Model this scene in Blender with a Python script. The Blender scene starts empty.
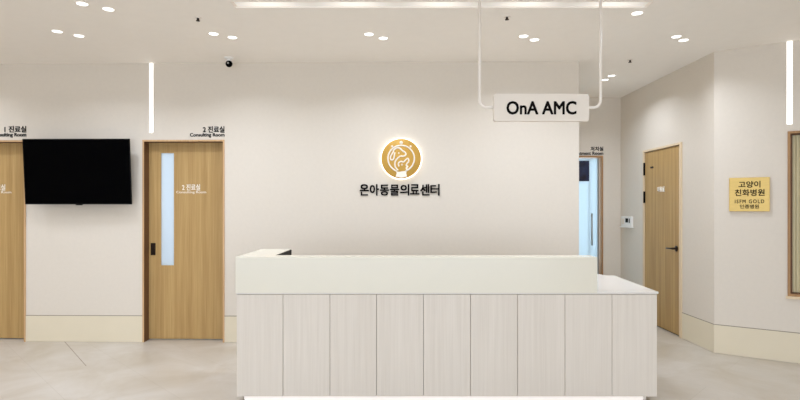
import bpy, bmesh, math, random
from mathutils import Vector, Matrix

random.seed(7)
SC = bpy.context.scene
COL = SC.collection
R = math.radians

# ------------------------------------------------------------------ camera
EYE = 1.39
FPX = 533.0
cam_d = bpy.data.cameras.new('camera')
cam_d.sensor_width = 36.0
cam_d.lens = FPX * 36.0 / 800.0
cam_d.shift_x = 3.0 / 800.0
cam_d.shift_y = 8.0 / 800.0
cam = bpy.data.objects.new('camera', cam_d)
COL.objects.link(cam)
cam.location = (0, 0, EYE)
cam.rotation_euler = (R(90), 0, 0)
SC.camera = cam

# ------------------------------------------------------------------ world, exposure
world = bpy.data.worlds.new('world')
world.use_nodes = True
world.node_tree.nodes['Background'].inputs[0].default_value = (0.80, 0.90, 1.0, 1)
world.node_tree.nodes['Background'].inputs[1].default_value = 0.4
SC.world = world
SC.view_settings.view_transform = 'Standard'
SC.view_settings.look = 'None'
SC.view_settings.gamma = 1.0
SC.view_settings.use_curve_mapping = False
SC.view_settings.exposure = -0.36
SC.cycles.use_denoising = True
SC.cycles.max_bounces = 12
SC.cycles.diffuse_bounces = 8
SC.cycles.transmission_bounces = 8

CEIL = 2.89
FILL_W = 275.0       # added front fill lamp behind the camera, no such source known
ROOM_W = 75.0        # daylight in the rooms behind the doors
SPOT_W = 5.2         # each ceiling downlight


def area(name, loc, rot, sx, sy, watts, color, shape='RECTANGLE', spread=180):
    l = bpy.data.lights.new(name, 'AREA')
    l.shape = shape
    l.size = sx
    l.size_y = sy
    l.energy = watts
    l.color = color
    l.spread = R(spread)
    o = bpy.data.objects.new(name, l)
    o.location = loc
    o.rotation_euler = rot
    COL.objects.link(o)
    return o


area('added_front_fill', (-0.5, -3.42, 1.35), (R(90), 0, 0), 7.8, 2.4, FILL_W, (0.865, 0.99, 1.17))  # added fill, brightens desk and back wall from the front
area('consulting_daylight', (-2.6, 7.05, 1.6), (R(-90), 0, 0), 3.6, 1.8, ROOM_W * 0.62, (0.80, 0.91, 1.0))
area('treatment_daylight', (2.5, 9.0, 1.5), (R(-90), 0, 0), 1.8, 2.2, ROOM_W * 1.25, (0.90, 0.96, 1.0))


# ------------------------------------------------------------------ materials
def lin(c):
    return tuple(((v / 255.0) / 12.92 if v / 255.0 <= 0.04045 else (((v / 255.0) + 0.055) / 1.055) ** 2.4) for v in c)


def mat(name, rgb, rough=0.6, metal=0.0, spec=0.5, noise=0.0, scale=8.0, bump=0.0, stretch=(1, 1, 1), emit=None, estr=0.0):
    m = bpy.data.materials.new(name)
    m.use_nodes = True
    nt = m.node_tree
    b = nt.nodes['Principled BSDF']
    c = lin(rgb)
    b.inputs['Base Color'].default_value = (*c, 1)
    b.inputs['Roughness'].default_value = rough
    b.inputs['Metallic'].default_value = metal
    b.inputs['Specular IOR Level'].default_value = spec
    if noise or bump:
        tc = nt.nodes.new('ShaderNodeTexCoord')
        mp = nt.nodes.new('ShaderNodeMapping')
        mp.inputs['Scale'].default_value = stretch
        nz = nt.nodes.new('ShaderNodeTexNoise')
        nz.inputs['Scale'].default_value = scale
        nz.inputs['Detail'].default_value = 6
        nt.links.new(tc.outputs['Object'], mp.inputs[0])
        nt.links.new(mp.outputs[0], nz.inputs['Vector'])
        if noise:
            rp = nt.nodes.new('ShaderNodeValToRGB')
            rp.color_ramp.elements[0].position = 0.3
            rp.color_ramp.elements[1].position = 0.7
            rp.color_ramp.elements[0].color = (*[v * (1 - noise) for v in c], 1)
            rp.color_ramp.elements[1].color = (*[min(1, v * (1 + noise)) for v in c], 1)
            nt.links.new(nz.outputs['Fac'], rp.inputs[0])
            nt.links.new(rp.outputs[0], b.inputs['Base Color'])
        if bump:
            bp = nt.nodes.new('ShaderNodeBump')
            bp.inputs['Strength'].default_value = bump
            bp.inputs['Distance'].default_value = 0.002
            nt.links.new(nz.outputs['Fac'], bp.inputs['Height'])
            nt.links.new(bp.outputs[0], b.inputs['Normal'])
    if emit:
        b.inputs['Emission Color'].default_value = (*lin(emit), 1)
        b.inputs['Emission Strength'].default_value = estr
    return m


def wood(name, dark, light, sx=26.0, sz=0.7, rough=0.5):
    """veneer with fine upright grain"""
    m = bpy.data.materials.new(name)
    m.use_nodes = True
    nt = m.node_tree
    b = nt.nodes['Principled BSDF']
    b.inputs['Roughness'].default_value = rough
    b.inputs['Specular IOR Level'].default_value = 0.3
    tc = nt.nodes.new('ShaderNodeTexCoord')
    mp = nt.nodes.new('ShaderNodeMapping')
    mp.inputs['Scale'].default_value = (sx, sx, sz)
    n1 = nt.nodes.new('ShaderNodeTexNoise')
    n1.inputs['Scale'].default_value = 1.0
    n1.inputs['Detail'].default_value = 5
    mp2 = nt.nodes.new('ShaderNodeMapping')
    mp2.inputs['Scale'].default_value = (sx * 5, sx * 5, sz * 3)
    n2 = nt.nodes.new('ShaderNodeTexNoise')
    n2.inputs['Scale'].default_value = 1.0
    n2.inputs['Detail'].default_value = 3
    mx = nt.nodes.new('ShaderNodeMath')
    mx.operation = 'MULTIPLY_ADD'
    mx.inputs[1].default_value = 0.6
    ad = nt.nodes.new('ShaderNodeMath')
    ad.operation = 'MULTIPLY'
    ad.inputs[1].default_value = 0.4
    rp = nt.nodes.new('ShaderNodeValToRGB')
    rp.color_ramp.elements[0].position = 0.32
    rp.color_ramp.elements[1].position = 0.66
    rp.color_ramp.elements[0].color = (*lin(dark), 1)
    rp.color_ramp.elements[1].color = (*lin(light), 1)
    nt.links.new(tc.outputs['Object'], mp.inputs[0])
    nt.links.new(tc.outputs['Object'], mp2.inputs[0])
    nt.links.new(mp.outputs[0], n1.inputs['Vector'])
    nt.links.new(mp2.outputs[0], n2.inputs['Vector'])
    nt.links.new(n2.outputs['Fac'], ad.inputs[0])
    nt.links.new(n1.outputs['Fac'], mx.inputs[0])
    nt.links.new(ad.outputs[0], mx.inputs[2])
    nt.links.new(mx.outputs[0], rp.inputs[0])
    nt.links.new(rp.outputs[0], b.inputs['Base Color'])
    return m


def frosted(name, rgb, trans=0.75):
    """translucent frosted glass: passes the light of the room behind"""
    m = bpy.data.materials.new(name)
    m.use_nodes = True
    nt = m.node_tree
    nt.nodes.remove(nt.nodes['Principled BSDF'])
    out = nt.nodes['Material Output']
    tr = nt.nodes.new('ShaderNodeBsdfTranslucent')
    tr.inputs[0].default_value = (*lin(rgb), 1)
    df = nt.nodes.new('ShaderNodeBsdfPrincipled')
    df.inputs['Base Color'].default_value = (*lin(rgb), 1)
    df.inputs['Roughness'].default_value = 0.25
    mx = nt.nodes.new('ShaderNodeMixShader')
    mx.inputs[0].default_value = trans
    nt.links.new(df.outputs[0], mx.inputs[1])
    nt.links.new(tr.outputs[0], mx.inputs[2])
    nt.links.new(mx.outputs[0], out.inputs['Surface'])
    return m


def glow(name, rgb, strength, wave=None):
    m = bpy.data.materials.new(name)
    m.use_nodes = True
    nt = m.node_tree
    b = nt.nodes['Principled BSDF']
    b.inputs['Base Color'].default_value = (0.8, 0.8, 0.8, 1)
    b.inputs['Emission Color'].default_value = (*lin(rgb), 1)
    b.inputs['Emission Strength'].default_value = strength
    if wave:
        b.inputs['Base Color'].default_value = (0.4, 0.4, 0.4, 1)
    if wave:                       # hot spots where the LED modules sit behind the diffuser
        period, phase, lo, hi = wave
        tc = nt.nodes.new('ShaderNodeTexCoord')
        sp = nt.nodes.new('ShaderNodeSeparateXYZ')
        a = nt.nodes.new('ShaderNodeMath'); a.operation = 'SUBTRACT'; a.inputs[1].default_value = phase
        s = nt.nodes.new('ShaderNodeMath'); s.operation = 'MULTIPLY'; s.inputs[1].default_value = 2 * math.pi / period
        c = nt.nodes.new('ShaderNodeMath'); c.operation = 'COSINE'
        mr = nt.nodes.new('ShaderNodeMapRange')
        mr.inputs['From Min'].default_value = -1
        mr.inputs['From Max'].default_value = 1
        mr.inputs['To Min'].default_value = lo
        mr.inputs['To Max'].default_value = hi
        nt.links.new(tc.outputs['Object'], sp.inputs[0])
        nt.links.new(sp.outputs[0], a.inputs[0])
        nt.links.new(a.outputs[0], s.inputs[0])
        nt.links.new(s.outputs[0], c.inputs[0])
        nt.links.new(c.outputs[0], mr.inputs['Value'])
        nt.links.new(mr.outputs[0], b.inputs['Emission Strength'])
    return m


def floor_material():
    m = bpy.data.materials.new('stone_floor_tile')
    m.use_nodes = True
    nt = m.node_tree
    b = nt.nodes['Principled BSDF']
    tc = nt.nodes.new('ShaderNodeTexCoord')
    mp = nt.nodes.new('ShaderNodeMapping')
    mp.inputs['Rotation'].default_value = (0, 0, R(45))
    mp.inputs['Location'].default_value = (0.03, 0.17, 0)
    br = nt.nodes.new('ShaderNodeTexBrick')
    br.inputs['Scale'].default_value = 1.0
    br.inputs['Brick Width'].default_value = 1.2
    br.inputs['Row Height'].default_value = 0.6
    br.inputs['Mortar Size'].default_value = 0.0025
    br.inputs['Mortar Smooth'].default_value = 0.3
    br.inputs['Color1'].default_value = (*lin((205, 199, 191)), 1)
    br.inputs['Color2'].default_value = (*lin((201, 195, 186)), 1)
    br.inputs['Mortar'].default_value = (*lin((194, 187, 177)), 1)
    n1 = nt.nodes.new('ShaderNodeTexNoise')
    n1.inputs['Scale'].default_value = 1.6
    n1.inputs['Detail'].default_value = 8
    n1.inputs['Roughness'].default_value = 0.62
    n1.inputs['Distortion'].default_value = 0.6
    rp = nt.nodes.new('ShaderNodeValToRGB')
    rp.color_ramp.elements[0].position = 0.3
    rp.color_ramp.elements[1].position = 0.72
    rp.color_ramp.elements[0].color = (*lin((226, 218, 204)), 1)
    rp.color_ramp.elements[1].color = (1, 1, 1, 1)
    mx = nt.nodes.new('ShaderNodeMix')
    mx.data_type = 'RGBA'
    mx.blend_type = 'MULTIPLY'
    mx.inputs[0].default_value = 1.0
    nt.links.new(tc.outputs['Object'], mp.inputs[0])
    nt.links.new(mp.outputs[0], br.inputs['Vector'])
    nt.links.new(tc.outputs['Object'], n1.inputs['Vector'])
    nt.links.new(n1.outputs['Fac'], rp.inputs[0])
    nt.links.new(br.outputs['Color'], mx.inputs[6])
    nt.links.new(rp.outputs[0], mx.inputs[7])
    nt.links.new(mx.outputs[2], b.inputs['Base Color'])
    b.inputs['Roughness'].default_value = 0.38
    b.inputs['Specular IOR Level'].default_value = 0.35
    return m


M = dict(
    wall=mat('warm_white_wallpaper', (221, 212, 199), 0.85, spec=0.2, noise=0.012, scale=30, bump=0.03),
    ceiling=mat('ceiling_paint', (248, 243, 236), 0.9, spec=0.15, noise=0.008, scale=12),
    base=mat('cream_skirting', (224, 213, 189), 0.55, spec=0.3, noise=0.01, scale=5),
    joint=mat('joint_and_groove_shade', (150, 138, 120), 0.8),
    floor=floor_material(),
    oak=wood('oak_veneer', (166, 131, 80), (196, 163, 108)),
    oak_frame=wood('oak_frame', (150, 112, 74), (184, 144, 100), 30, 0.9),
    oak_jamb=wood('dark_and_shaded_wood', (92, 62, 38), (120, 84, 54), 30, 0.9),
    casing=wood('light_oak_casing', (192, 152, 108), (216, 180, 138), 30, 0.9),
    pale_frame=wood('pale_frame', (216, 194, 160), (230, 210, 178), 30, 0.9),
    limed=wood('limed_wood', (218, 208, 195), (228, 219, 207), 34, 0.9, 0.55),
    solid=mat('solid_surface_white', (229, 223, 206), 0.25, spec=0.5, noise=0.004, scale=60),
    solid_top=mat('solid_surface_counter', (231, 226, 219), 0.2, spec=0.5, noise=0.004, scale=60),
    seam=mat('panel_backing', (150, 140, 130), 0.8),
    black=mat('black_screen', (1, 1, 2), 0.3, spec=0.03),
    black_pl=mat('black_plastic', (7, 6, 6), 0.5, spec=0.12),
    dark_metal=mat('dark_bronze_metal', (52, 40, 32), 0.35, metal=0.8),
    white_metal=mat('white_powder_coat', (244, 236, 226), 0.4, spec=0.4),
    board=mat('sign_board_cream', (234, 224, 211), 0.5, spec=0.3, noise=0.004, scale=40),
    ink=mat('dark_brown_lettering', (16, 10, 7), 0.7, spec=0.08),
    black_ink=mat('black_lettering', (8, 7, 6), 0.7, spec=0.08),
    white_ink=mat('white_film_lettering', (248, 240, 226), 0.5, spec=0.3),
    gold=mat('satin_gold', (200, 156, 68), 0.5, metal=0.3, spec=0.5, noise=0.05, scale=30),
    brass=mat('brushed_brass', (212, 180, 106), 0.42, metal=0.45, noise=0.06, scale=20, stretch=(1, 1, 12)),
    frost=frosted('frosted_strip', (236, 244, 252), 0.8),
    frost_blue=frosted('frosted_blue_door', (214, 230, 240), 0.7),
    navy=mat('navy_clear_pane', (30, 44, 74), 0.15, spec=0.5, noise=0.5, scale=9),
    steel=mat('brushed_steel', (178, 178, 176), 0.3, metal=0.9),
    white_pl=mat('white_plastic', (238, 236, 232), 0.35, spec=0.4),
    reeded=mat('reeded_olive_glass', (214, 202, 164), 0.3, spec=0.5, noise=0.08, scale=3, stretch=(30, 30, 1)),
    strip=glow('strip_light', (255, 252, 246), 2.2),
    lens=glow('downlight_lens', (255, 253, 250), 3.5),
    slot=glow('slot_diffuser', (255, 245, 232), 1.0, (0.639, -1.289, 0.55, 1.1)),
    kick=glow('kick_strip', (255, 236, 220), 0.6),
    halo=glow('halo_acrylic', (255, 248, 230), 1.9),
    dark=mat('dark_gap', (30, 26, 22), 0.9),
    glass=None,
)
g = bpy.data.materials.new('clear_glass')
g.use_nodes = True
gb = g.node_tree.nodes['Principled BSDF']
gb.inputs['Transmission Weight'].default_value = 1.0
gb.inputs['Roughness'].default_value = 0.0
gb.inputs['IOR'].default_value = 1.1
M['glass'] = g


# ------------------------------------------------------------------ mesh helpers
class MB:
    def __init__(self):
        self.bm = bmesh.new()

    def box(self, x0, x1, y0, y1, z0, z1, bev=0.0, seg=2, mi=0):
        b = bmesh.new()
        bmesh.ops.create_cube(b, size=1.0)
        bmesh.ops.scale(b, vec=(abs(x1 - x0), abs(y1 - y0), abs(z1 - z0)), verts=b.verts)
        bmesh.ops.translate(b, vec=((x0 + x1) / 2, (y0 + y1) / 2, (z0 + z1) / 2), verts=b.verts)
        if bev:
            bmesh.ops.bevel(b, geom=b.edges[:], offset=bev, segments=seg, affect='EDGES', profile=0.5)
        return self.merge(b, mi)

    def merge(self, b, mi=0, mx=None):
        if mx is not None:
            bmesh.ops.transform(b, matrix=mx, verts=b.verts)
        vm = {v: self.bm.verts.new(v.co) for v in b.verts}
        for f in b.faces:
            try:
                nf = self.bm.faces.new([vm[v] for v in f.verts])
                nf.material_index = mi
                nf.smooth = f.smooth
            except ValueError:
                pass
        b.free()
        return self

    def prism(self, pts, axis, d0, d1, bev=0.0, mi=0):
        """outline of (a, b) pairs swept along axis 'x', 'y' or 'z'"""
        def P(a, c, d):
            return {'z': (a, c, d), 'y': (a, d, c), 'x': (d, a, c)}[axis]
        b = bmesh.new()
        v0 = [b.verts.new(P(a, c, d0)) for a, c in pts]
        v1 = [b.verts.new(P(a, c, d1)) for a, c in pts]
        b.faces.new(v0)
        b.faces.new(v1[::-1])
        n = len(pts)
        for i in range(n):
            b.faces.new((v0[i], v1[i], v1[(i + 1) % n], v0[(i + 1) % n]))
        bmesh.ops.recalc_face_normals(b, faces=b.faces)
        if bev:
            bmesh.ops.bevel(b, geom=b.edges[:], offset=bev, segments=2, affect='EDGES', profile=0.5)
        return self.merge(b, mi)

    def lathe(self, prof, center=(0, 0, 0), axis='z', n=32, mi=0, smooth=True):
        """prof: (radius, height) pairs"""
        b = bmesh.new()
        rings = []
        for r, h in prof:
            if r < 1e-6:
                rings.append([b.verts.new((0, 0, h))])
            else:
                rings.append([b.verts.new((r * math.cos(2 * math.pi * i / n), r * math.sin(2 * math.pi * i / n), h)) for i in range(n)])
        for A, B in zip(rings, rings[1:]):
            for i in range(n):
                j = (i + 1) % n
                if len(A) == 1 and len(B) == 1:
                    continue
                if len(A) == 1:
                    f = b.faces.new((A[0], B[i], B[j]))
                elif len(B) == 1:
                    f = b.faces.new((A[i], A[j], B[0]))
                else:
                    f = b.faces.new((A[i], A[j], B[j], B[i]))
                f.smooth = smooth
        bmesh.ops.recalc_face_normals(b, faces=b.faces)
        mx = Matrix.Translation(center)
        if axis == 'y':
            mx = mx @ Matrix.Rotation(R(90), 4, 'X')     # height runs towards -y
        if axis == 'x':
            mx = mx @ Matrix.Rotation(R(90), 4, 'Y')
        return self.merge(b, mi, mx)

    def tube(self, path, r, n=12, closed=False, mi=0):
        pts = [Vector(p) for p in path]
        b = bmesh.new()
        rings = []
        m = len(pts)
        up = None
        for i, p in enumerate(pts):
            if closed:
                t = (pts[(i + 1) % m] - pts[i - 1]).normalized()
            else:
                t = (pts[min(i + 1, m - 1)] - pts[max(i - 1, 0)]).normalized()
            if up is None:
                up = t.orthogonal().normalized()
            up = (up - t * up.dot(t)).normalized()
            s = t.cross(up)
            rings.append([b.verts.new(p + r * (math.cos(2 * math.pi * k / n) * up + math.sin(2 * math.pi * k / n) * s)) for k in range(n)])
        pairs = list(zip(rings, rings[1:])) + ([(rings[-1], rings[0])] if closed else [])
        for A, B in pairs:
            for k in range(n):
                f = b.faces.new((A[k], A[(k + 1) % n], B[(k + 1) % n], B[k]))
                f.smooth = True
        if not closed:
            b.faces.new(rings[0][::-1])
            b.faces.new(rings[-1])
        bmesh.ops.recalc_face_normals(b, faces=b.faces)
        return self.merge(b, mi)

    def build(self, name, mats, parent=None, loc=(0, 0, 0), rz=0.0):
        me = bpy.data.meshes.new(name)
        self.bm.to_mesh(me)
        self.bm.free()
        for m in (mats if isinstance(mats, (list, tuple)) else [mats]):
            me.materials.append(m)
        o = bpy.data.objects.new(name, me)
        COL.objects.link(o)
        if parent:
            o.parent = parent
        o.location = loc
        o.rotation_euler = (0, 0, rz)
        return o


def tag(o, label=None, cat=None, group=None, kind=None):
    if label: o['label'] = label
    if cat: o['category'] = cat
    if group: o['group'] = group
    if kind: o['kind'] = kind
    return o


def empty(name, loc, rz=0.0, **k):
    o = bpy.data.objects.new(name, None)
    o.empty_display_size = 0.1
    COL.objects.link(o)
    o.location = loc
    o.rotation_euler = (0, 0, rz)
    return tag(o, **k)


def copy_tree(o, parent=None):
    c = o.copy()
    COL.objects.link(c)
    c.parent = parent
    for ch in list(o.children):
        copy_tree(ch, c)
    return c


def rrect(x0, x1, z0, z1, r, n=6):
    pts = []
    for cx, cz, a0 in ((x1 - r, z1 - r, 0), (x0 + r, z1 - r, 90), (x0 + r, z0 + r, 180), (x1 - r, z0 + r, 270)):
        for k in range(n + 1):
            a = R(a0 + 90 * k / n)
            pts.append((cx + r * math.cos(a), cz + r * math.sin(a)))
    return pts


def text_bm(body, bold=0.0, depth=0.02, space=1.0):
    cu = bpy.data.curves.new('tmp', 'FONT')
    cu.body = body
    cu.offset = bold
    cu.extrude = depth
    cu.space_character = space
    cu.resolution_u = 3
    o = bpy.data.objects.new('tmp', cu)
    COL.objects.link(o)
    bpy.context.view_layer.update()
    me = bpy.data.meshes.new_from_object(o.evaluated_get(bpy.context.evaluated_depsgraph_get()))
    b = bmesh.new()
    b.from_mesh(me)
    bpy.data.objects.remove(o)
    bpy.data.curves.remove(cu)
    bpy.data.meshes.remove(me)
    return b


def fit_text(mb, body, x0, x1, z0, z1, y, thick=0.003, bold=0.01, space=1.0, mi=0):
    """lettering filling x0..x1, z0..z1 whose front face lies at y - thick (towards -y)"""
    if bold:                         # heavier strokes: overlaid copies, shifted by a share of the cap height
        d = bold * (z1 - z0) * 0.9
        k = 0
        for dx in (-1, 0, 1):
            for dz in (-1, 0, 1):
                fit_text(mb, body, x0 + d + dx * d, x1 - d + dx * d, z0 + d + dz * d, z1 - d + dz * d, y, thick + 0.0001 * k, 0.0, space, mi)
                k += 1
        return mb
    b = text_bm(body, 0.0, 0.02, space)
    xs = [v.co.x for v in b.verts]; ys = [v.co.y for v in b.verts]; zs = [v.co.z for v in b.verts]
    sx = (x1 - x0) / (max(xs) - min(xs)); sz = (z1 - z0) / (max(ys) - min(ys)); st = thick / (max(zs) - min(zs))
    for v in b.verts:
        px = x0 + (v.co.x - min(xs)) * sx
        pz = z0 + (v.co.y - min(ys)) * sz
        py = y - (v.co.z - min(zs)) * st
        v.co = (px, py, pz)
    return mb.merge(b, mi)


# ------------------------------------------------------------------ wall frames: local x along the wall, -y out of it, z up
class Frame:
    def __init__(self, ox, oy, rz):
        self.o = Vector((ox, oy)); self.rz = rz
        self.d = Vector((math.cos(rz), math.sin(rz)))

    def u(self, px):
        """distance along the wall of the point seen in column px of the photograph"""
        k = (px - 397.0) / FPX
        return (k * self.o.y - self.o.x) / (self.d.x - k * self.d.y)

    def s(self, u, out=0.0):
        return FPX / (self.o.y + self.d.y * u - out * math.cos(self.rz))

    def z(self, u, py, out=0.0):
        return EYE + (208.0 - py) / self.s(u, out)

    def at(self, u, z=0.0, out=0.0):
        p = self.o + self.d * u + Vector((math.sin(self.rz), -math.cos(self.rz))) * out
        return (p.x, p.y, z)


BACK = Frame(0.0, 5.4805, -0.0164)
SIDE = Frame(3.044, 7.25, R(-90))              # wall on the right of the alcove
ANGLE = Frame(3.044, 5.115, math.atan2(-0.551, 0.834))
FAR = Frame(0.0, 7.25, 0.0)                    # end wall of the alcove


def wall(name, fr, u0, u1, holes=(), thick=0.15, z1=CEIL, m=None, parent=None):
    us = sorted({u0, u1, *[h[0] for h in holes], *[h[1] for h in holes]})
    zs = sorted({0.0, z1, *[h[2] for h in holes], *[h[3] for h in holes]})
    def solid(i, j):
        if i < 0 or j < 0 or i >= len(us) - 1 or j >= len(zs) - 1:
            return False
        cu, cz = (us[i] + us[i + 1]) / 2, (zs[j] + zs[j + 1]) / 2
        return not any(h[0] < cu < h[1] and h[2] < cz < h[3] for h in holes)
    bm = bmesh.new()
    cache = {}
    def V(u, y, z):
        k = (round(u, 5), y, round(z, 5))
        if k not in cache:
            cache[k] = bm.verts.new((u, y, z))
        return cache[k]
    for i in range(len(us) - 1):
        for j in range(len(zs) - 1):
            if not solid(i, j):
                continue
            a, b, c, d = us[i], us[i + 1], zs[j], zs[j + 1]
            bm.faces.new((V(a, 0, c), V(b, 0, c), V(b, 0, d), V(a, 0, d)))
            bm.faces.new((V(a, thick, c), V(a, thick, d), V(b, thick, d), V(b, thick, c)))
            if not solid(i - 1, j): bm.faces.new((V(a, 0, c), V(a, 0, d), V(a, thick, d), V(a, thick, c)))
            if not solid(i + 1, j): bm.faces.new((V(b, 0, c), V(b, thick, c), V(b, thick, d), V(b, 0, d)))
            if not solid(i, j - 1): bm.faces.new((V(a, 0, c), V(a, thick, c), V(b, thick, c), V(b, 0, c)))
            if not solid(i, j + 1): bm.faces.new((V(a, 0, d), V(b, 0, d), V(b, thick, d), V(a, thick, d)))
    bmesh.ops.recalc_face_normals(bm, faces=bm.faces)
    mb = MB(); mb.merge(bm)
    return tag(mb.build(name, m or M['wall'], parent, fr.at(0), fr.rz), kind='structure')


# door and window measures along their walls
D2 = (BACK.u(142.6), BACK.u(224.6))
D1 = (BACK.u(26.0) - (D2[1] - D2[0]), BACK.u(26.0))
DTOP = 2.095
WEND = BACK.u(579.0)                            # free end of the back wall
STL = (BACK.u(148.9), BACK.u(153.5))            # light strip left
STLz = BACK.z(STL[0], 133.0)
STR = (ANGLE.u(786.3), ANGLE.u(793.0))
STRz = ANGLE.z(STR[0], 124.8)
WIN = (ANGLE.u(787.6), ANGLE.u(787.6) + 1.25)
WINz = (ANGLE.z(WIN[0], 296.0), ANGLE.z(WIN[0], 131.5))
D3 = (SIDE.u(643.6), SIDE.u(682.3))
D4 = (1.80, 2.80)

# ------------------------------------------------------------------ the shell
tag(MB().box(-6.2, 7.2, -3.7, 9.3, -0.12, 0.0).build('floor', M['floor']), kind='structure',
    label='large pale grey stone tile floor laid on the diagonal', cat='floor')
# ceiling with the slot for the linear light cut out
SL = (-1.215, 1.870, 3.877, 3.998)
cm = MB()
cm.box(-6.2, 7.2, -3.7, SL[2], CEIL, CEIL + 0.1)
cm.box(-6.2, 7.2, SL[3], 9.3, CEIL, CEIL + 0.1)
cm.box(-6.2, SL[0], SL[2], SL[3], CEIL, CEIL + 0.1)
cm.box(SL[1], 7.2, SL[2], SL[3], CEIL, CEIL + 0.1)
tag(cm.build('ceiling', M['ceiling']), kind='structure', label='flat warm white ceiling over the reception', cat='ceiling')

w = wall('wall_back', BACK, -5.98, WEND, [(D1[0], D1[1], 0, DTOP), (D2[0], D2[1], 0, DTOP), (STL[0], STL[1], STLz, CEIL)])
tag(w, 'long warm white wall behind the reception desk', 'wall')
ex, ey, _ = BACK.at(WEND)
wf = Frame(ex, ey + 0.15, R(90))
w = wall('wall_alcove', wf, 0.0, 7.25 - ey - 0.15 + 0.05, thick=0.15)
tag(w, 'return wall of the alcove behind the reception wall', 'wall')
w = wall('wall_far', FAR, ex - 0.0, 3.044, [(max(D4[0], ex + 0.01), D4[1], 0, 2.10)])
tag(w, 'narrow shaded wall with the blue door at the end of the alcove', 'wall')
w = wall('wall_right', SIDE, 0.0, 7.25 - 5.115, [(D3[0], D3[1], 0, DTOP)])
tag(w, 'wall with the oak lever door right of the desk', 'wall')
AL = 3.2
w = wall('wall_angled', ANGLE, 0.0, AL, [(STR[0], STR[1], STRz, CEIL), (WIN[0], WIN[1], WINz[0], WINz[1])])
tag(w, 'angled wall with the brass plaque at the right edge', 'wall')
ax, ay, _ = ANGLE.at(AL)
w = wall('wall_side', Frame(ax, ay, R(-90)), 0.0, ay + 3.6)
tag(w, 'plain wall to the right of the camera', 'wall')
w = wall('wall_left', Frame(-5.98, -3.6, R(90)), 0.0, 13.0)
tag(w, 'plain wall at the far left of the reception', 'wall')
w = wall('wall_rear', Frame(ax, -3.6, R(180)), 0.0, ax + 5.98, [(ax - 3.5, ax + 4.5, 0.1, 2.6)])
tag(w, 'wall behind the camera around the added opening', 'wall')
w = wall('wall_outer', Frame(-5.98, 9.15, 0.0), 0.0, 13.1)
tag(w, 'end wall of the rooms behind the doors', 'wall')
w = wall('wall_consulting', Frame(-5.98, 7.3, 0.0), 0.0, ex + 5.98)
tag(w, 'back wall of the consulting rooms', 'wall')

# made-up glazed opening around the added fill lamp behind the camera
wr = empty('added_window_2', (-4.5, -3.675, 0), kind='structure', label='made-up glazed opening behind the camera, added for the fill lamp', cat='window')
f = MB()
for a, b2 in ((0, 0.06), (1.97, 2.03), (3.97, 4.03), (5.97, 6.03), (7.94, 8.0)):
    f.box(a, b2, -0.03, 0.03, 0.1, 2.6)
f.box(0, 8.0, -0.03, 0.03, 0.1, 0.16)
f.box(0, 8.0, -0.03, 0.03, 2.54, 2.6)
f.build('window_frame', M['dark_metal'], wr)

# skirting; the grey strip on its top paints the shade of a groove
def skirting(name, fr, u0, u1):
    mb = MB()
    mb.box(u0, u1, -0.004, 0.0, 0.003, 0.270)
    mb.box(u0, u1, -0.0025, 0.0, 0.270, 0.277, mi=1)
    o = mb.build(name, [M['base'], M['joint']], None, fr.at(0), fr.rz)  # joint colour serves here as the painted groove shade
    return tag(o, kind='structure')

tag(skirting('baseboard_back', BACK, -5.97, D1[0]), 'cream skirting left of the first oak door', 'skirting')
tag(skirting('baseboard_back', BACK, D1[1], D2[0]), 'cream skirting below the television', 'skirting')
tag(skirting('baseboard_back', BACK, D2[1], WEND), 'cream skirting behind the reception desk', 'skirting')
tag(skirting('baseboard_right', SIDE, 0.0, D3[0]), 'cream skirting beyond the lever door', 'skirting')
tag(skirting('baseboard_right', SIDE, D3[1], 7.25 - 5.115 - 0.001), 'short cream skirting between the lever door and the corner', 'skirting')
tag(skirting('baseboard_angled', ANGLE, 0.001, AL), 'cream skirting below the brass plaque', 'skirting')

# straight movement joint in the floor near the television wall
p0, p1 = Vector((-3.45, 5.535)), Vector((-2.735, 4.69))
dj = (p1 - p0)
tag(MB().box(0, dj.length, -0.003, 0.003, -0.001, 0.0008).build('trim_1', M['joint'], None, (p0.x, p0.y, 0), math.atan2(dj.y, dj.x)),
    'fine dark joint line across the floor below the television', 'floor joint', kind='structure')


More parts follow.
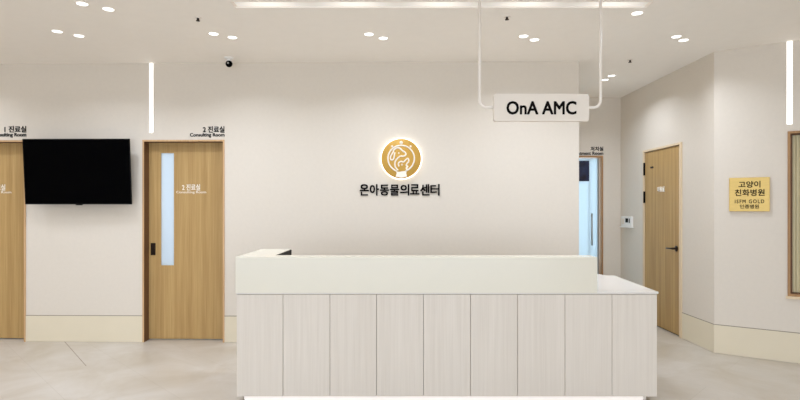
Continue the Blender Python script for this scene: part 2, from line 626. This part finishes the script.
# ------------------------------------------------------------------ sliding consulting room doors
def sliding_door(name, rng, digit, label):
    u0, u1 = rng
    r = empty(name, BACK.at(u0), BACK.rz, kind='structure', label=label, cat='door')
    W = u1 - u0
    fw = 0.017
    f = MB()
    f.box(0, fw, -0.008, 0.0, 0.0, DTOP)
    f.box(W - fw, W, -0.008, 0.0, 0.0, DTOP)
    f.box(fw, W - fw, -0.008, 0.0, DTOP - fw, DTOP)
    f.build('door_casing', M['casing'], r)
    j = MB()
    j.box(0.0, fw, 0.0, 0.15, 0.0, DTOP - fw)
    j.box(W - fw, W, 0.0, 0.15, 0.0, DTOP - fw)
    j.box(0.0, W, 0.0, 0.15, DTOP - fw, DTOP)
    j.build('door_jamb', M['oak_jamb'], r)  # recess shade is painted into the darker jamb wood
    Y = 0.10
    # opening of the glass strip in the leaf
    def U(px):
        k = (px - 397.0) / FPX
        return (k * (BACK.o.y + Y) - BACK.o.x) / (BACK.d.x - k * BACK.d.y) - D2[0]
    g0, g1 = U(160.7), U(173.8)
    s = FPX / (BACK.o.y + Y - BACK.d.y * 0 + BACK.d.y * D2[0])
    gz0, gz1 = EYE + (208 - 265.3) / s, EYE + (208 - 153.0) / s
    lf = MB()
    a, b = fw - 0.002, W - fw + 0.002
    lf.box(a, g0, Y, Y + 0.04, 0.012, DTOP - fw)
    lf.box(g1, b, Y, Y + 0.04, 0.012, DTOP - fw)
    lf.box(g0, g1, Y, Y + 0.04, 0.012, gz0)
    lf.box(g0, g1, Y, Y + 0.04, gz1, DTOP - fw)
    lf.build('door_leaf', M['oak'], r)
    MB().box(g0 - 0.004, g1 + 0.004, Y + 0.012, Y + 0.02, gz0 - 0.004, gz1 + 0.004).build('glass_strip', M['frost'], r)
    h0, h1 = U(150.9), U(155.4)
    hz0, hz1 = EYE + (208 - 255.0) / s, EYE + (208 - 243.0) / s
    h = MB()
    for q in ((h0, h0 + 0.007, hz0, hz1), (h1 - 0.007, h1, hz0, hz1), (h0, h1, hz0, hz0 + 0.007), (h0, h1, hz1 - 0.007, hz1)):
        h.box(q[0], q[1], Y - 0.006, Y + 0.001, q[2], q[3])
    h.box(h0, h1, Y - 0.002, Y + 0.001, hz0, hz1)
    h.build('pull_handle', M['dark_metal'], r)
    t = MB()
    fit_text(t, digit + ' 진료실', U(182.0), U(200.0), EYE + (208 - 190.4) / s, EYE + (208 - 184.2) / s, Y, 0.002, 0.014)
    fit_text(t, 'Consulting Room', U(176.2), U(206.0), EYE + (208 - 194.0) / s, EYE + (208 - 190.9) / s, Y, 0.002, 0.0)
    t.build('door_lettering', M['white_ink'], r)
    MB().box(a, b, 0.10, 0.14, 0.0, 0.004).build('floor_track', M['steel'], r)
    return r

sliding_door('door_2', D2, '2', 'oak sliding door with a tall frosted strip right of the television')
sliding_door('door_1', D1, '1', 'oak sliding door cut by the left edge of the photo')


def room_sign(fr, right_px, y_off, digit, px_l1, px_l2, label, ys):
    u1 = fr.u(right_px)
    o = empty('room_sign', fr.at(u1, fr.z(u1, ys[3])), fr.rz, label=label, cat='sign', group='room name lettering above the doors')
    s = fr.s(u1)
    zb = ys[3]
    t = MB()
    fit_text(t, digit, fr.u(px_l1) - u1, 0.0, (zb - ys[1]) / s, (zb - ys[0]) / s, 0.0, 0.004, 0.022)
    t.build('korean_line', M['black_ink'], o)
    t = MB()
    fit_text(t, y_off, fr.u(px_l2) - u1, 0.0, 0.0, (zb - ys[2]) / s, 0.0, 0.004, 0.022)
    t.build('english_line', M['black_ink'], o)
    return o

room_sign(BACK, 224.6, 'Consulting Room', '2 진료실', 203.0, 190.0, 'black lettering for consulting room 2 above the oak door right of the television', (126.2, 132.6, 133.0, 137.6))
room_sign(BACK, 26.4, 'Consulting Room', '1 진료실', 4.6, -8.5, 'black lettering for consulting room 1 above the leftmost oak door', (126.0, 132.4, 132.8, 137.6))
room_sign(FAR, 603.2, 'Treatment Room', '처치실', 590.5, 571.0, 'small black lettering for the treatment room above the blue door', (146.6, 151.0, 151.6, 155.0))

# ------------------------------------------------------------------ treatment room door, frosted blue
d4 = empty('door_4', FAR.at(ex + 0.01), 0, kind='structure', label='pale blue frosted glass door at the end of the alcove', cat='door')
x0 = 0.0
x1 = D4[1] - ex - 0.01
f = MB()
f.box(x1 - 0.022, x1, -0.012, 0.15, 0, 2.10)
f.box(x0, x1 - 0.022, -0.012, 0.15, 2.078, 2.10)
f.build('door_frame', M['oak_frame'], d4)
def UF(px): return (px - 397.0) / 73.5 - ex - 0.01
def ZF(py): return EYE + (208 - py) / 73.5
wx0, wx1, wz0, wz1 = UF(577.5) , UF(590.6), ZF(181.0), ZF(160.5)
lf = MB()
lf.box(x0, wx0, 0.05, 0.065, 0.01, 2.07)
lf.box(wx1, x1 - 0.055, 0.05, 0.065, 0.01, 2.07)
lf.box(wx0, wx1, 0.05, 0.065, 0.01, wz0)
lf.box(wx0, wx1, 0.05, 0.065, wz1, 2.07)
lf.build('door_leaf', M['frost_blue'], d4)
MB().box(wx0, wx1, 0.052, 0.063, wz0, wz1).build('view_pane', M['navy'], d4)
MB().box(x1 - 0.055, x1 - 0.034, 0.04, 0.075, 0.0, 2.07).build('edge_rail', M['steel'], d4)
hx = UF(592.3)
h = MB()
h.tube([(hx, 0.015, ZF(245.5)), (hx, 0.015, ZF(213.5))], 0.011)
for zz in (ZF(243), ZF(216)):
    h.tube([(hx, 0.015, zz), (hx, 0.055, zz)], 0.007)
h.build('bar_handle', M['steel'], d4)

# ------------------------------------------------------------------ oak lever door on the right wall
d3 = empty('door_3', SIDE.at(D3[0]), SIDE.rz, kind='structure', label='oak door with a lever handle on the right wall', cat='door')
W = D3[1] - D3[0]
f = MB()
f.box(0, 0.025, -0.012, 0.15, 0, DTOP)
f.box(W - 0.045, W, -0.012, 0.15, 0, DTOP)
f.box(0.025, W - 0.045, -0.012, 0.15, DTOP - 0.022, DTOP)
f.build('door_frame', M['pale_frame'], d3)
MB().box(0.030, W - 0.049, 0.004, 0.045, 0.012, DTOP - 0.028, 0.002).build('door_leaf', M['oak'], d3)
MB().box(0.026, W - 0.046, 0.02, 0.05, 0.0, DTOP - 0.024).build('shadow_gap', M['dark'], d3)
def zs(px, py): return SIDE.z(SIDE.u(px), py)
for (py0, py1) in ((175.5, 163.0), (203.0, 191.5)):
    h = MB()
    za, zb = zs(644, py0), zs(644, py1)
    h.lathe([(0, 0), (0.011, 0), (0.011, zb - za), (0, zb - za)], (0.028, -0.006, za), n=12)
    h.box(0.012, 0.036, -0.002, 0.006, za, zb)
    h.build('hinge', M['black_pl'], d3)
hu = SIDE.u(676.2) - D3[0]
hz = zs(676.2, 248.6)
h = MB()
h.lathe([(0, 0), (0.032, 0), (0.032, 0.008), (0.024, 0.012), (0.011, 0.013), (0.011, 0.05), (0, 0.05)], (hu, 0.004, hz), 'y', 20)
h.tube([(hu, -0.045, hz), (hu - 0.02, -0.047, hz), (hu - 0.12, -0.047, hz - 0.004), (hu - 0.135, -0.040, hz - 0.005)], 0.0085)
h.build('lever_handle', M['dark_metal'], d3)
k = MB()
ku = SIDE.u(651.8) - D3[0]
k.box(ku - 0.03, ku + 0.03, -0.004, 0.005, zs(651.8, 168.2), zs(651.8, 166.6))
k.build('catch_plate', M['dark_metal'], d3)
t = MB()
fit_text(t, '미용실', SIDE.u(657.0) - D3[0], SIDE.u(664.2) - D3[0], zs(660, 192.0), zs(660, 186.6), 0.004, 0.003, 0.05)
t.build('door_lettering', M['white_ink'], d3)

# ------------------------------------------------------------------ framed window on the angled wall
wn = empty('window_1', ANGLE.at(WIN[0]), ANGLE.rz, kind='structure', label='wood framed window of reeded olive glass at the right edge', cat='window')
W = WIN[1] - WIN[0]
f = MB()
for q in ((0, 0.020, WINz[0], WINz[1]), (W - 0.020, W, WINz[0], WINz[1])):
    f.box(q[0], q[1], -0.012, 0.13, q[2], q[3])
f.box(0.020, W - 0.020, -0.012, 0.13, WINz[0], WINz[0] + 0.02)
f.box(0.020, W - 0.020, -0.012, 0.13, WINz[1] - 0.02, WINz[1])
f.build('window_frame', M['oak_frame'], wn)
f = MB()
for q in ((0.020, 0.035, WINz[0] + 0.02, WINz[1] - 0.02), (W - 0.035, W - 0.020, WINz[0] + 0.02, WINz[1] - 0.02)):
    f.box(q[0], q[1], 0.03, 0.11, q[2], q[3])
f.box(0.035, W - 0.035, 0.03, 0.11, WINz[0] + 0.02, WINz[0] + 0.03)
f.box(0.035, W - 0.035, 0.03, 0.11, WINz[1] - 0.03, WINz[1] - 0.02)
f.build('inner_bead', M['oak_jamb'], wn)
pn = MB()
n = 46
pts = []
pw = (W - 0.07) / n
for i in range(n):
    xa = 0.035 + i * pw
    for q in range(4):
        pts.append((xa + pw * q / 4, 0.075 - 0.006 * math.sin(math.pi * q / 4)))
pts += [(W - 0.035, 0.075), (W - 0.035, 0.085), (0.035, 0.085)]
pn.prism(pts, 'z', WINz[0] + 0.03, WINz[1] - 0.03)
pn.build('reeded_pane', M['reeded'], wn)
MB().box(-0.012, W + 0.012, -0.02, 0.0, WINz[0] - 0.022, WINz[0]).build('window_sill', M['pale_frame'], wn)


# ------------------------------------------------------------------ lit strips in the walls
def wall_strip(fr, u0, u1, z0, label):
    o = empty('strip_light', fr.at(u0, z0), fr.rz, label=label, cat='light', group='upright light strips set into the walls')
    W, H = u1 - u0, CEIL - z0
    t = 0.004
    f = MB()
    f.box(0, t, 0.0, 0.05, 0, H); f.box(W - t, W, 0.0, 0.05, 0, H); f.box(t, W - t, 0.0, 0.05, 0, t)
    f.box(0, W, 0.05, 0.055, 0, H)
    f.build('housing', M['white_metal'], o)
    MB().box(t, W - t, 0.004, 0.012, t, H).build('diffuser', M['strip'], o)

wall_strip(BACK, *STL, STLz, 'slim glowing strip running up the wall between television and oak door')
wall_strip(ANGLE, *STR, STRz, 'slim glowing strip running up the wall above the reeded window')

# ------------------------------------------------------------------ television
tu = (BACK.u(25.2), BACK.u(131.0))
TILT = R(3.6)
tv = empty('television', (0, 0, 0), label='black wall television tilted forward between the two oak doors', cat='television')
zb = 1.428
cx, cy, _ = BACK.at((tu[0] + tu[1]) / 2 + 0.076, 0, 0.118)
tv.location = (cx, cy, zb)
tv.rotation_euler = (0, 0, BACK.rz)
TW, TH = 1.090, 0.660
MT = Matrix.Rotation(TILT, 4, 'X')
def tilted(mb):
    bmesh.ops.transform(mb.bm, matrix=MT, verts=mb.bm.verts)
    return mb
tilted(MB().box(-TW / 2 + 0.045, TW / 2 - 0.045, 0.010, 0.045, 0.04, TH - 0.04, 0.006)).build('back_shell', M['black_pl'], tv)
b = MB()
e = 0.008
b.box(-TW / 2 - 0.001, -TW / 2 + e, 0.0, 0.012, 0, TH); b.box(TW / 2 - e, TW / 2 + 0.001, 0.0, 0.012, 0, TH)
b.box(-TW / 2, TW / 2, 0.0, 0.012, -0.001, e + 0.004); b.box(-TW / 2, TW / 2, 0.0, 0.012, TH - e, TH + 0.001)
tilted(b).build('bezel', M['black_pl'], tv)
tilted(MB().box(-TW / 2 + e, TW / 2 - e, 0.003, 0.008, e + 0.004, TH - e)).build('screen', M['black'], tv)
tilted(MB().box(-0.03, 0.03, 0.002, 0.03, -0.010, 0.002, 0.003)).build('sensor_bar', M['black_pl'], tv)
wb = MB()
wb.box(-0.2, 0.2, 0.099, 0.115, 0.22, 0.46)
wb.box(-0.16, -0.12, 0.02, 0.10, 0.25, 0.43)
wb.box(0.12, 0.16, 0.02, 0.10, 0.25, 0.43)
wb.build('wall_bracket', M['dark_metal'], tv)

# ------------------------------------------------------------------ clinic emblem: gold disc with a lit rim
lu = BACK.u(401.2)
lz = BACK.z(lu, 159.0)
lg = empty('emblem_sign', BACK.at(lu, lz), BACK.rz, label='round gold emblem with dog and cat line drawing and glowing rim', cat='sign')
RD = 0.2025
MB().lathe([(0, 0.018), (RD + 0.009, 0.018), (RD + 0.012, 0.022), (RD + 0.012, 0.030), (RD + 0.008, 0.033), (0, 0.033)], (0, 0, 0), 'y', 64).build('halo_rim', M['halo'], lg)
MB().lathe([(0, 0.033), (RD, 0.033), (RD, 0.044), (RD - 0.003, 0.046), (0, 0.046)], (0, 0, 0), 'y', 64).build('gold_disc', M['gold'], lg)
MB().lathe([(0, 0.0), (0.05, 0.0), (0.05, 0.018), (0, 0.018)], (0, 0, 0), 'y', 24).build('wall_spacer', M['white_metal'], lg)
em = MB()
yy = -0.047
def E(zx, zy):                      # emblem drawing grid: 400 units over 55 photo pixels, disc centre 180, 205
    k = 55 / 400.0 / 97.2
    return ((zx - 180) * k, yy, (205 - zy) * k)
def arc(cx, cy, r, a0, a1, n=28):
    return [E(cx + r * math.cos(R(a0 + (a1 - a0) * i / n)), cy + r * math.sin(R(a0 + (a1 - a0) * i / n))) for i in range(n + 1)]
def smooth(pts, it=2):
    for _ in range(it):
        q = [pts[0]]
        for a, c in zip(pts, pts[1:]):
            q += [(a[0] * .75 + c[0] * .25, a[1] * .75 + c[1] * .25), (a[0] * .25 + c[0] * .75, a[1] * .25 + c[1] * .75)]
        pts = q + [pts[-1]]
    return [E(*p) for p in pts]
em.tube(arc(180, 205, 95, 110, 430, 48), 0.0082, 8)
em.tube(smooth([(128, 142), (118, 165), (102, 190), (104, 214), (122, 216), (130, 192), (134, 160)]), 0.0076, 8)      # ear
em.tube(smooth([(128, 142), (150, 126), (172, 130), (190, 150), (212, 162), (214, 182), (196, 190), (176, 186)]), 0.0080, 8)  # head, muzzle
em.tube(smooth([(176, 186), (150, 204), (132, 236), (138, 268), (158, 290)]), 0.0072, 8)      # chest
em.tube(smooth([(164, 262), (158, 236), (178, 224), (198, 232), (212, 214), (232, 200), (236, 226)]), 0.0072, 8)   # cat head and ears
em.tube(smooth([(236, 226), (222, 240), (214, 256), (232, 262), (212, 274), (228, 286)]), 0.0080, 8)
em.tube(arc(163, 165, 4, 0, 360, 10), 0.003, 6)
em.tube(arc(186, 248, 5, 0, 360, 10), 0.003, 6)
em.build('line_drawing', M['white_ink'], lg)
for (px_, py_, rr) in ((115, 117, 8), (180, 90, 13), (248, 117, 8)):
    c = E(px_, py_)
    MB().lathe([(0, 0), (rr / 707 * 1.0, 0), (rr / 707 * 0.8, 0.004), (0, 0.005)], (c[0], -0.046, c[2]), 'y', 16).build('dot', M['white_ink'], lg)
bs = MB()
bs.prism([(E(a, c)[0], E(a, c)[2]) for a, c in ((140, 334), (148, 312), (144, 296), (166, 300), (222, 292), (216, 312), (222, 334), (182, 344))], 'y', -0.049, -0.045)
bs.build('pedestal', M['white_ink'], lg)

# clinic name: eight separate raised letters
nu0, nu1 = BACK.u(359.3), BACK.u(440.0)
s0 = BACK.s(nu0)
nz0, nz1 = BACK.z(nu0, 195.6), BACK.z(nu0, 184.2)
nm = empty('clinic_name_lettering', BACK.at((nu0 + nu1) / 2, nz0), BACK.rz, label='raised dark letters of the clinic name on the wall below the gold emblem', cat='sign')
name_ = '온아동물의료센터'
pitch = (nu1 - nu0) / len(name_)
for i, ch in enumerate(name_):
    xa = -(nu1 - nu0) / 2 + i * pitch
    t = MB()
    z_lo = 0.0 if ch not in '료' else 0.010
    fit_text(t, ch, xa + 0.004, xa + pitch - 0.004, z_lo, nz1 - nz0 - (0.004 if ch in '동물' else 0.0), 0.0, 0.010, 0.028)
    t.build('letter', M['ink'], nm)

# ------------------------------------------------------------------ brass plaque on the angled wall
pu0, pu1 = ANGLE.u(729.2), ANGLE.u(769.8)
pz0, pz1 = ANGLE.z((pu0 + pu1) / 2, 211.4), ANGLE.z((pu0 + pu1) / 2, 177.6)
pq = empty('wall_plaque', ANGLE.at((pu0 + pu1) / 2, pz0), ANGLE.rz, label='square brass plaque with black lettering on the angled right wall', cat='plaque')
PW, PH = pu1 - pu0, pz1 - pz0
MB().box(-PW / 2, PW / 2, -0.022, 0.0, 0, PH, 0.003).build('plate', M['brass'], pq)
t = MB()
def PX(f_): return -PW / 2 + PW * f_
fit_text(t, '고양이', PX(0.235), PX(0.775), PH * 0.70, PH * 0.895, -0.022, 0.002, 0.02)
fit_text(t, '친화병원', PX(0.145), PX(0.875), PH * 0.455, PH * 0.655, -0.022, 0.002, 0.02)
t.build('large_lettering', M['black_ink'], pq)
t = MB()
fit_text(t, 'ISFM GOLD', PX(0.145), PX(0.865), PH * 0.24, PH * 0.35, -0.022, 0.002, 0.02, 1.3)
fit_text(t, '인증병원', PX(0.27), PX(0.74), PH * 0.085, PH * 0.205, -0.022, 0.002, 0.015)
t.build('small_lettering', M['black_ink'], pq)

# ------------------------------------------------------------------ wall intercom in the alcove
ic = empty('intercom', SIDE.at(SIDE.u(628.5), 1.145), SIDE.rz, label='white intercom panel with small dark screen beside the oak lever door', cat='intercom')
IW = 0.30
MB().box(-IW / 2, IW / 2, -0.035, 0.0, 0.0, 0.135, 0.006).build('housing', M['white_pl'], ic)
MB().box(-0.01, 0.07, -0.037, -0.034, 0.055, 0.110).build('screen', M['black'], ic)
MB().box(0.095, 0.118, -0.038, -0.034, 0.050, 0.108, 0.001).build('button_strip', M['black_pl'], ic)
MB().box(-0.12, -0.045, -0.037, -0.034, 0.03, 0.105, 0.001).build('speaker_grille', M['board'], ic)
MB().box(-IW / 2 - 0.02, IW / 2 + 0.01, -0.055, 0.0, -0.012, 0.0, 0.002).build('ledge', M['white_pl'], ic)

# ------------------------------------------------------------------ reception desk
FY = 3.807
dk = empty('reception_desk', (0.357, 4.25, 0), label='long white reception desk with limed wood front panels', cat='desk')
OX, OY = 0.357, 4.25
def dbox(mb, x0, x1, y0, y1, z0, z1, bev=0.0, mi=0):
    return mb.box(x0 - OX, x1 - OX, y0 - OY, y1 - OY, z0, z1, bev, 2, mi)
XL, XR = -1.145, 1.857
ZP = 0.0436
LT0, LT1 = 0.776, 0.7925
UT = 1.04
seams = [XL, -.8143, -.479, -.146, .189, .525, .861, 1.2, 1.536, XR]
for a, b_ in zip(seams, seams[1:]):
    mb = MB()
    ga = 0.0 if a == XL else 0.0016
    gb_ = 0.0 if b_ == XR else 0.0016
    dbox(mb, a + ga, b_ - gb_, FY, FY + 0.018, ZP, LT0 - 0.004, 0.001)
    mb.build('front_panel', M['limed'], dk)
c = MB()
dbox(c, XL + 0.004, XR - 0.004, FY + 0.018, FY + 0.036, ZP, LT0)
c.build('carcass', M['seam'], dk)
for q in ((XL, XL + 0.03, FY + 0.018, 4.55), (XR - 0.03, XR, FY + 0.018, 4.70)):
    c = MB()
    dbox(c, *q, ZP, LT0)
    c.build('end_panel', M['limed'], dk)
c = MB()
dbox(c, 1.30, XR - 0.03, 4.66, 4.70, ZP, LT0)
c.build('rear_panel', M['limed'], dk)
c = MB()
dbox(c, XL + 0.05, XR - 0.05, FY + 0.06, FY + 0.10, 0.0, ZP)
dbox(c, XL + 0.05, XL + 0.10, FY + 0.10, 4.50, 0.0, ZP)
dbox(c, XR - 0.10, XR - 0.05, FY + 0.10, 4.66, 0.0, ZP)
c.build('plinth', M['white_metal'], dk)
MB().prism(rrect(-1.102 - OX, 1.775 - OX, 0.0005, ZP - 0.0005, 0.02), 'y', FY + 0.035 - OY, FY + 0.06 - OY).build('kick_light', M['kick'], dk)
# lower countertop, open to the right of the raised part
c = MB()
pts = [(1.40, FY - 0.004), (1.866, FY - 0.004), (1.925, 4.717), (1.86, 4.725), (1.80, 4.86), (1.30, 4.86), (1.30, FY + 0.20)]
pts = [(x - OX, y - OY) for x, y in pts]
c.prism(pts, 'z', LT0, LT1, 0.0015)
c.build('lower_countertop', M['solid_top'], dk)
c = MB()
dbox(c, XL - 0.002, 1.40, FY - 0.002, FY + 0.06, LT0, LT0 + 0.006)
c.build('shadow_rail', M['solid_top'], dk)
# raised counter: front block, left return
c = MB()
dbox(c, XL - 0.008, 1.43, FY - 0.006, 3.955, LT0 + 0.006, UT, 0.003)
c.build('raised_counter', M['solid'], dk)
c = MB()
dbox(c, XL - 0.008, -0.905, 3.955, 4.55, LT0 + 0.006, UT, 0.002)
c.build('side_counter', M['solid'], dk)
c = MB()
dbox(c, -0.904, -0.896, 3.957, 4.53, LT0, UT - 0.004)
c.build('inner_face', M['black_pl'], dk)
c = MB()
dbox(c, -0.896, 1.30, 3.957, 4.55, 0.70, 0.725, 0.002)
c.build('work_surface', M['solid_top'], dk)

# ------------------------------------------------------------------ hanging sign
HY = 3.75
hs = HY and FPX / HY
def HX(px): return (px - 397.0) / hs
def HZ(py): return EYE + (208.0 - py) / hs
hx0, hx1, hz0, hz1 = HX(493.2), HX(588.4), HZ(121.6), HZ(94.3)
hc = (hx0 + hx1) / 2
sg = empty('hanging_sign', (hc, HY, hz0), label='cream sign board hung from the ceiling on two bent white tubes', cat='sign')
HH = hz1 - hz0
b = MB()
b.prism(rrect(hx0 - hc, hx1 - hc, 0, HH, 0.018), 'y', -0.016, 0.016, 0.0015)
b.build('board', M['board'], sg)
t = MB()
fit_text(t, 'OnA AMC', HX(506.0) - hc, HX(575.6) - hc, HZ(115.0) - hz0, HZ(101.6) - hz0, -0.016, 0.003, 0.028)
t.build('lettering', M['ink'], sg)
zt = CEIL - hz0
for px, side, edge in ((479.6, -1, hx0), (600.6, 1, hx1)):
    x = HX(px) - hc
    zc = HZ(107.6) - hz0
    rr = 0.05
    path = [(x, 0, zt)]
    path.append((x, 0, zc + rr))
    for k in range(1, 9):
        a = R(90 * k / 8)
        path.append((x - side * rr * (1 - math.cos(a)), 0, zc + rr - rr * math.sin(a)))
    path.append((edge - hc - side * 0.002, 0, zc))
    t = MB(); t.tube(path, 0.0095, 14)
    rod = t.build('hanging_tube', M['white_metal'], sg)
    q = MB(); q.lathe([(0, 0), (0.03, 0), (0.03, 0.006), (0, 0.006)], (x, 0, zt - 0.006), n=24)
    q.build('ceiling_cup', M['white_metal'], rod)

# ------------------------------------------------------------------ linear slot light in the ceiling
sl = empty('slot_light', ((SL[0] + SL[1]) / 2, (SL[2] + SL[3]) / 2, CEIL), label='long recessed linear ceiling light above the reception desk', cat='light')
L2, W2 = (SL[1] - SL[0]) / 2, (SL[3] - SL[2]) / 2
h = MB()
h.box(-L2, L2, -W2, -W2 + 0.004, 0.0, 0.05); h.box(-L2, L2, W2 - 0.004, W2, 0.0, 0.05)
h.box(-L2, -L2 + 0.004, -W2, W2, 0.0, 0.05); h.box(L2 - 0.004, L2, -W2, W2, 0.0, 0.05)
h.build('trim_profile', M['white_metal'], sl)
MB().box(-L2 + 0.018, L2 - 0.018, -W2 + 0.004, W2 - 0.004, 0.012, 0.02).build('diffuser', M['slot'], sl)
for sgn in (-1, 1):
    h = MB()
    a = sgn * (L2 - 0.004); b_ = sgn * (L2 - 0.019)
    h.prism([(a, 0.0), (b_, 0.02), (a, 0.02)], 'y', -W2 + 0.004, W2 - 0.004)
    h.build('end_block', M['white_metal'], sl)

# ------------------------------------------------------------------ recessed downlights
def CE(px, py):
    s = (208.0 - py) / (CEIL - EYE)
    return ((px - 397.0) / s, FPX / s)

dl = empty('downlight', (0, 0, CEIL), label='', cat='downlight', group='recessed round ceiling downlights')
MB().lathe([(0.038, -0.001), (0.046, -0.004), (0.050, -0.001), (0.050, 0.0), (0.038, 0.0)], n=32).build('trim_ring', M['white_metal'], dl)
MB().lathe([(0, -0.0015), (0.0385, -0.0015), (0.0385, -0.0005), (0, -0.0005)], n=32).build('lens', M['lens'], dl)
ll = bpy.data.lights.new('downlight_beam', 'AREA')
ll.shape = 'DISK'; ll.size = 0.07; ll.energy = SPOT_W; ll.color = (0.905, 0.99, 1.13); ll.spread = R(140)
lo = bpy.data.objects.new('downlight_beam', ll)
COL.objects.link(lo)
lo.parent = dl
lo.location = (0, 0, -0.006)
SPOTS = [
    (82.2, 3.8, 'round downlight at the upper left, left of the front pair'),
    (108.4, 9.2, 'round downlight at the upper left, right of the front pair'),
    (57.2, 31.4, 'round downlight above the television, left of the rear pair'),
    (79.0, 35.8, 'round downlight above the television, right of the rear pair'),
    (213.6, 33.8, 'round downlight near the camera dome, left of the pair'),
    (232.4, 37.4, 'round downlight near the camera dome, right of the pair'),
    (369.0, 34.2, 'round downlight above the gold emblem, left of the pair'),
    (383.2, 38.2, 'round downlight above the gold emblem, right of the pair'),
    (523.6, 36.2, 'round downlight behind the hanging sign, left of the pair'),
    (534.4, 39.8, 'round downlight behind the hanging sign, right of the pair'),
    (676.4, 36.6, 'round downlight before the angled wall, left of the pair'),
    (683.6, 40.2, 'round downlight before the angled wall, right of the pair'),
    (637.2, 13.2, 'single round downlight by the right end of the slot light'),
    (605.0, 79.8, 'round downlight in the alcove, nearer the sign tube'),
    (611.6, 75.8, 'round downlight in the alcove, farther from the sign tube'),
]
spots = [(*CE(px, py), lab) for px, py, lab in SPOTS]
spots += [(x, y, None) for y in (2.2, 0.3, -1.8) for x in (-3.6, -1.3, 1.1, 3.3)]  # unseen rows of lamps added to light the room
spots += [(-4.75, 4.85, None), (-4.45, 4.85, None), (-4.75, 3.3, None), (-4.45, 3.3, None), (-5.5, 4.2, None), (-5.2, 4.2, None)]      # unseen lamps added to brighten the dark left side
for i, (x, y, lab) in enumerate(spots):
    o = dl if i == 0 else copy_tree(dl)
    o.location = (x, y, CEIL)
    o['label'] = lab or 'unseen round downlight added to brighten the room'

# ------------------------------------------------------------------ camera dome at the wall top
cxx, cyy = CE(229.0, 57.6)
cd = empty('security_camera', (cxx, cyy, CEIL), label='small dome security camera with a black ball by the wall top', cat='camera')
MB().lathe([(0, 0), (0.044, 0), (0.044, -0.008), (0.036, -0.014), (0, -0.014)], n=32).build('mount', M['white_pl'], cd)
MB().lathe([(0.0, -0.014), (0.022, -0.014), (0.024, -0.034), (0.0, -0.034)], n=24).build('neck', M['white_pl'], cd)
bl = MB()
prof = [(0.034 * math.sin(R(a)), -0.062 - 0.034 * math.cos(R(a))) for a in range(0, 181, 15)]
prof[0] = (0, prof[0][1]); prof[-1] = (0, prof[-1][1])
bl.lathe(prof, n=28)
ball = bl.build('dome', M['black'], cd)
MB().lathe([(0, 0.033), (0.010, 0.033), (0.010, 0.036), (0, 0.037)], (0, 0, -0.062), 'y', 16).build('camera_lens', M['steel'], ball)

# ------------------------------------------------------------------ sprinkler heads
sp = empty('sprinkler', (0, 0, CEIL), label='', cat='sprinkler', group='sprinkler heads in the ceiling')
MB().lathe([(0, 0), (0.028, 0), (0.028, -0.003), (0.012, -0.006), (0, -0.006)], n=24).build('cover_plate', M['white_metal'], sp)
h = MB()
h.lathe([(0, -0.006), (0.009, -0.006), (0.009, -0.022), (0.016, -0.024), (0.016, -0.027), (0, -0.027)], n=16)
h.build('nozzle', M['dark_metal'], sp)
for i, (px, py, lab) in enumerate(((198.0, 17.6, 'small sprinkler head in the ceiling left of the slot light'),
                                   (507.0, 16.4, 'small sprinkler head in the ceiling between the sign tubes'),
                                   (630.0, 59.8, 'small sprinkler head in the ceiling before the alcove'))):
    o = sp if i == 0 else copy_tree(sp)
    x, y = CE(px, py)
    o.location = (x, y, CEIL)
    o['label'] = lab
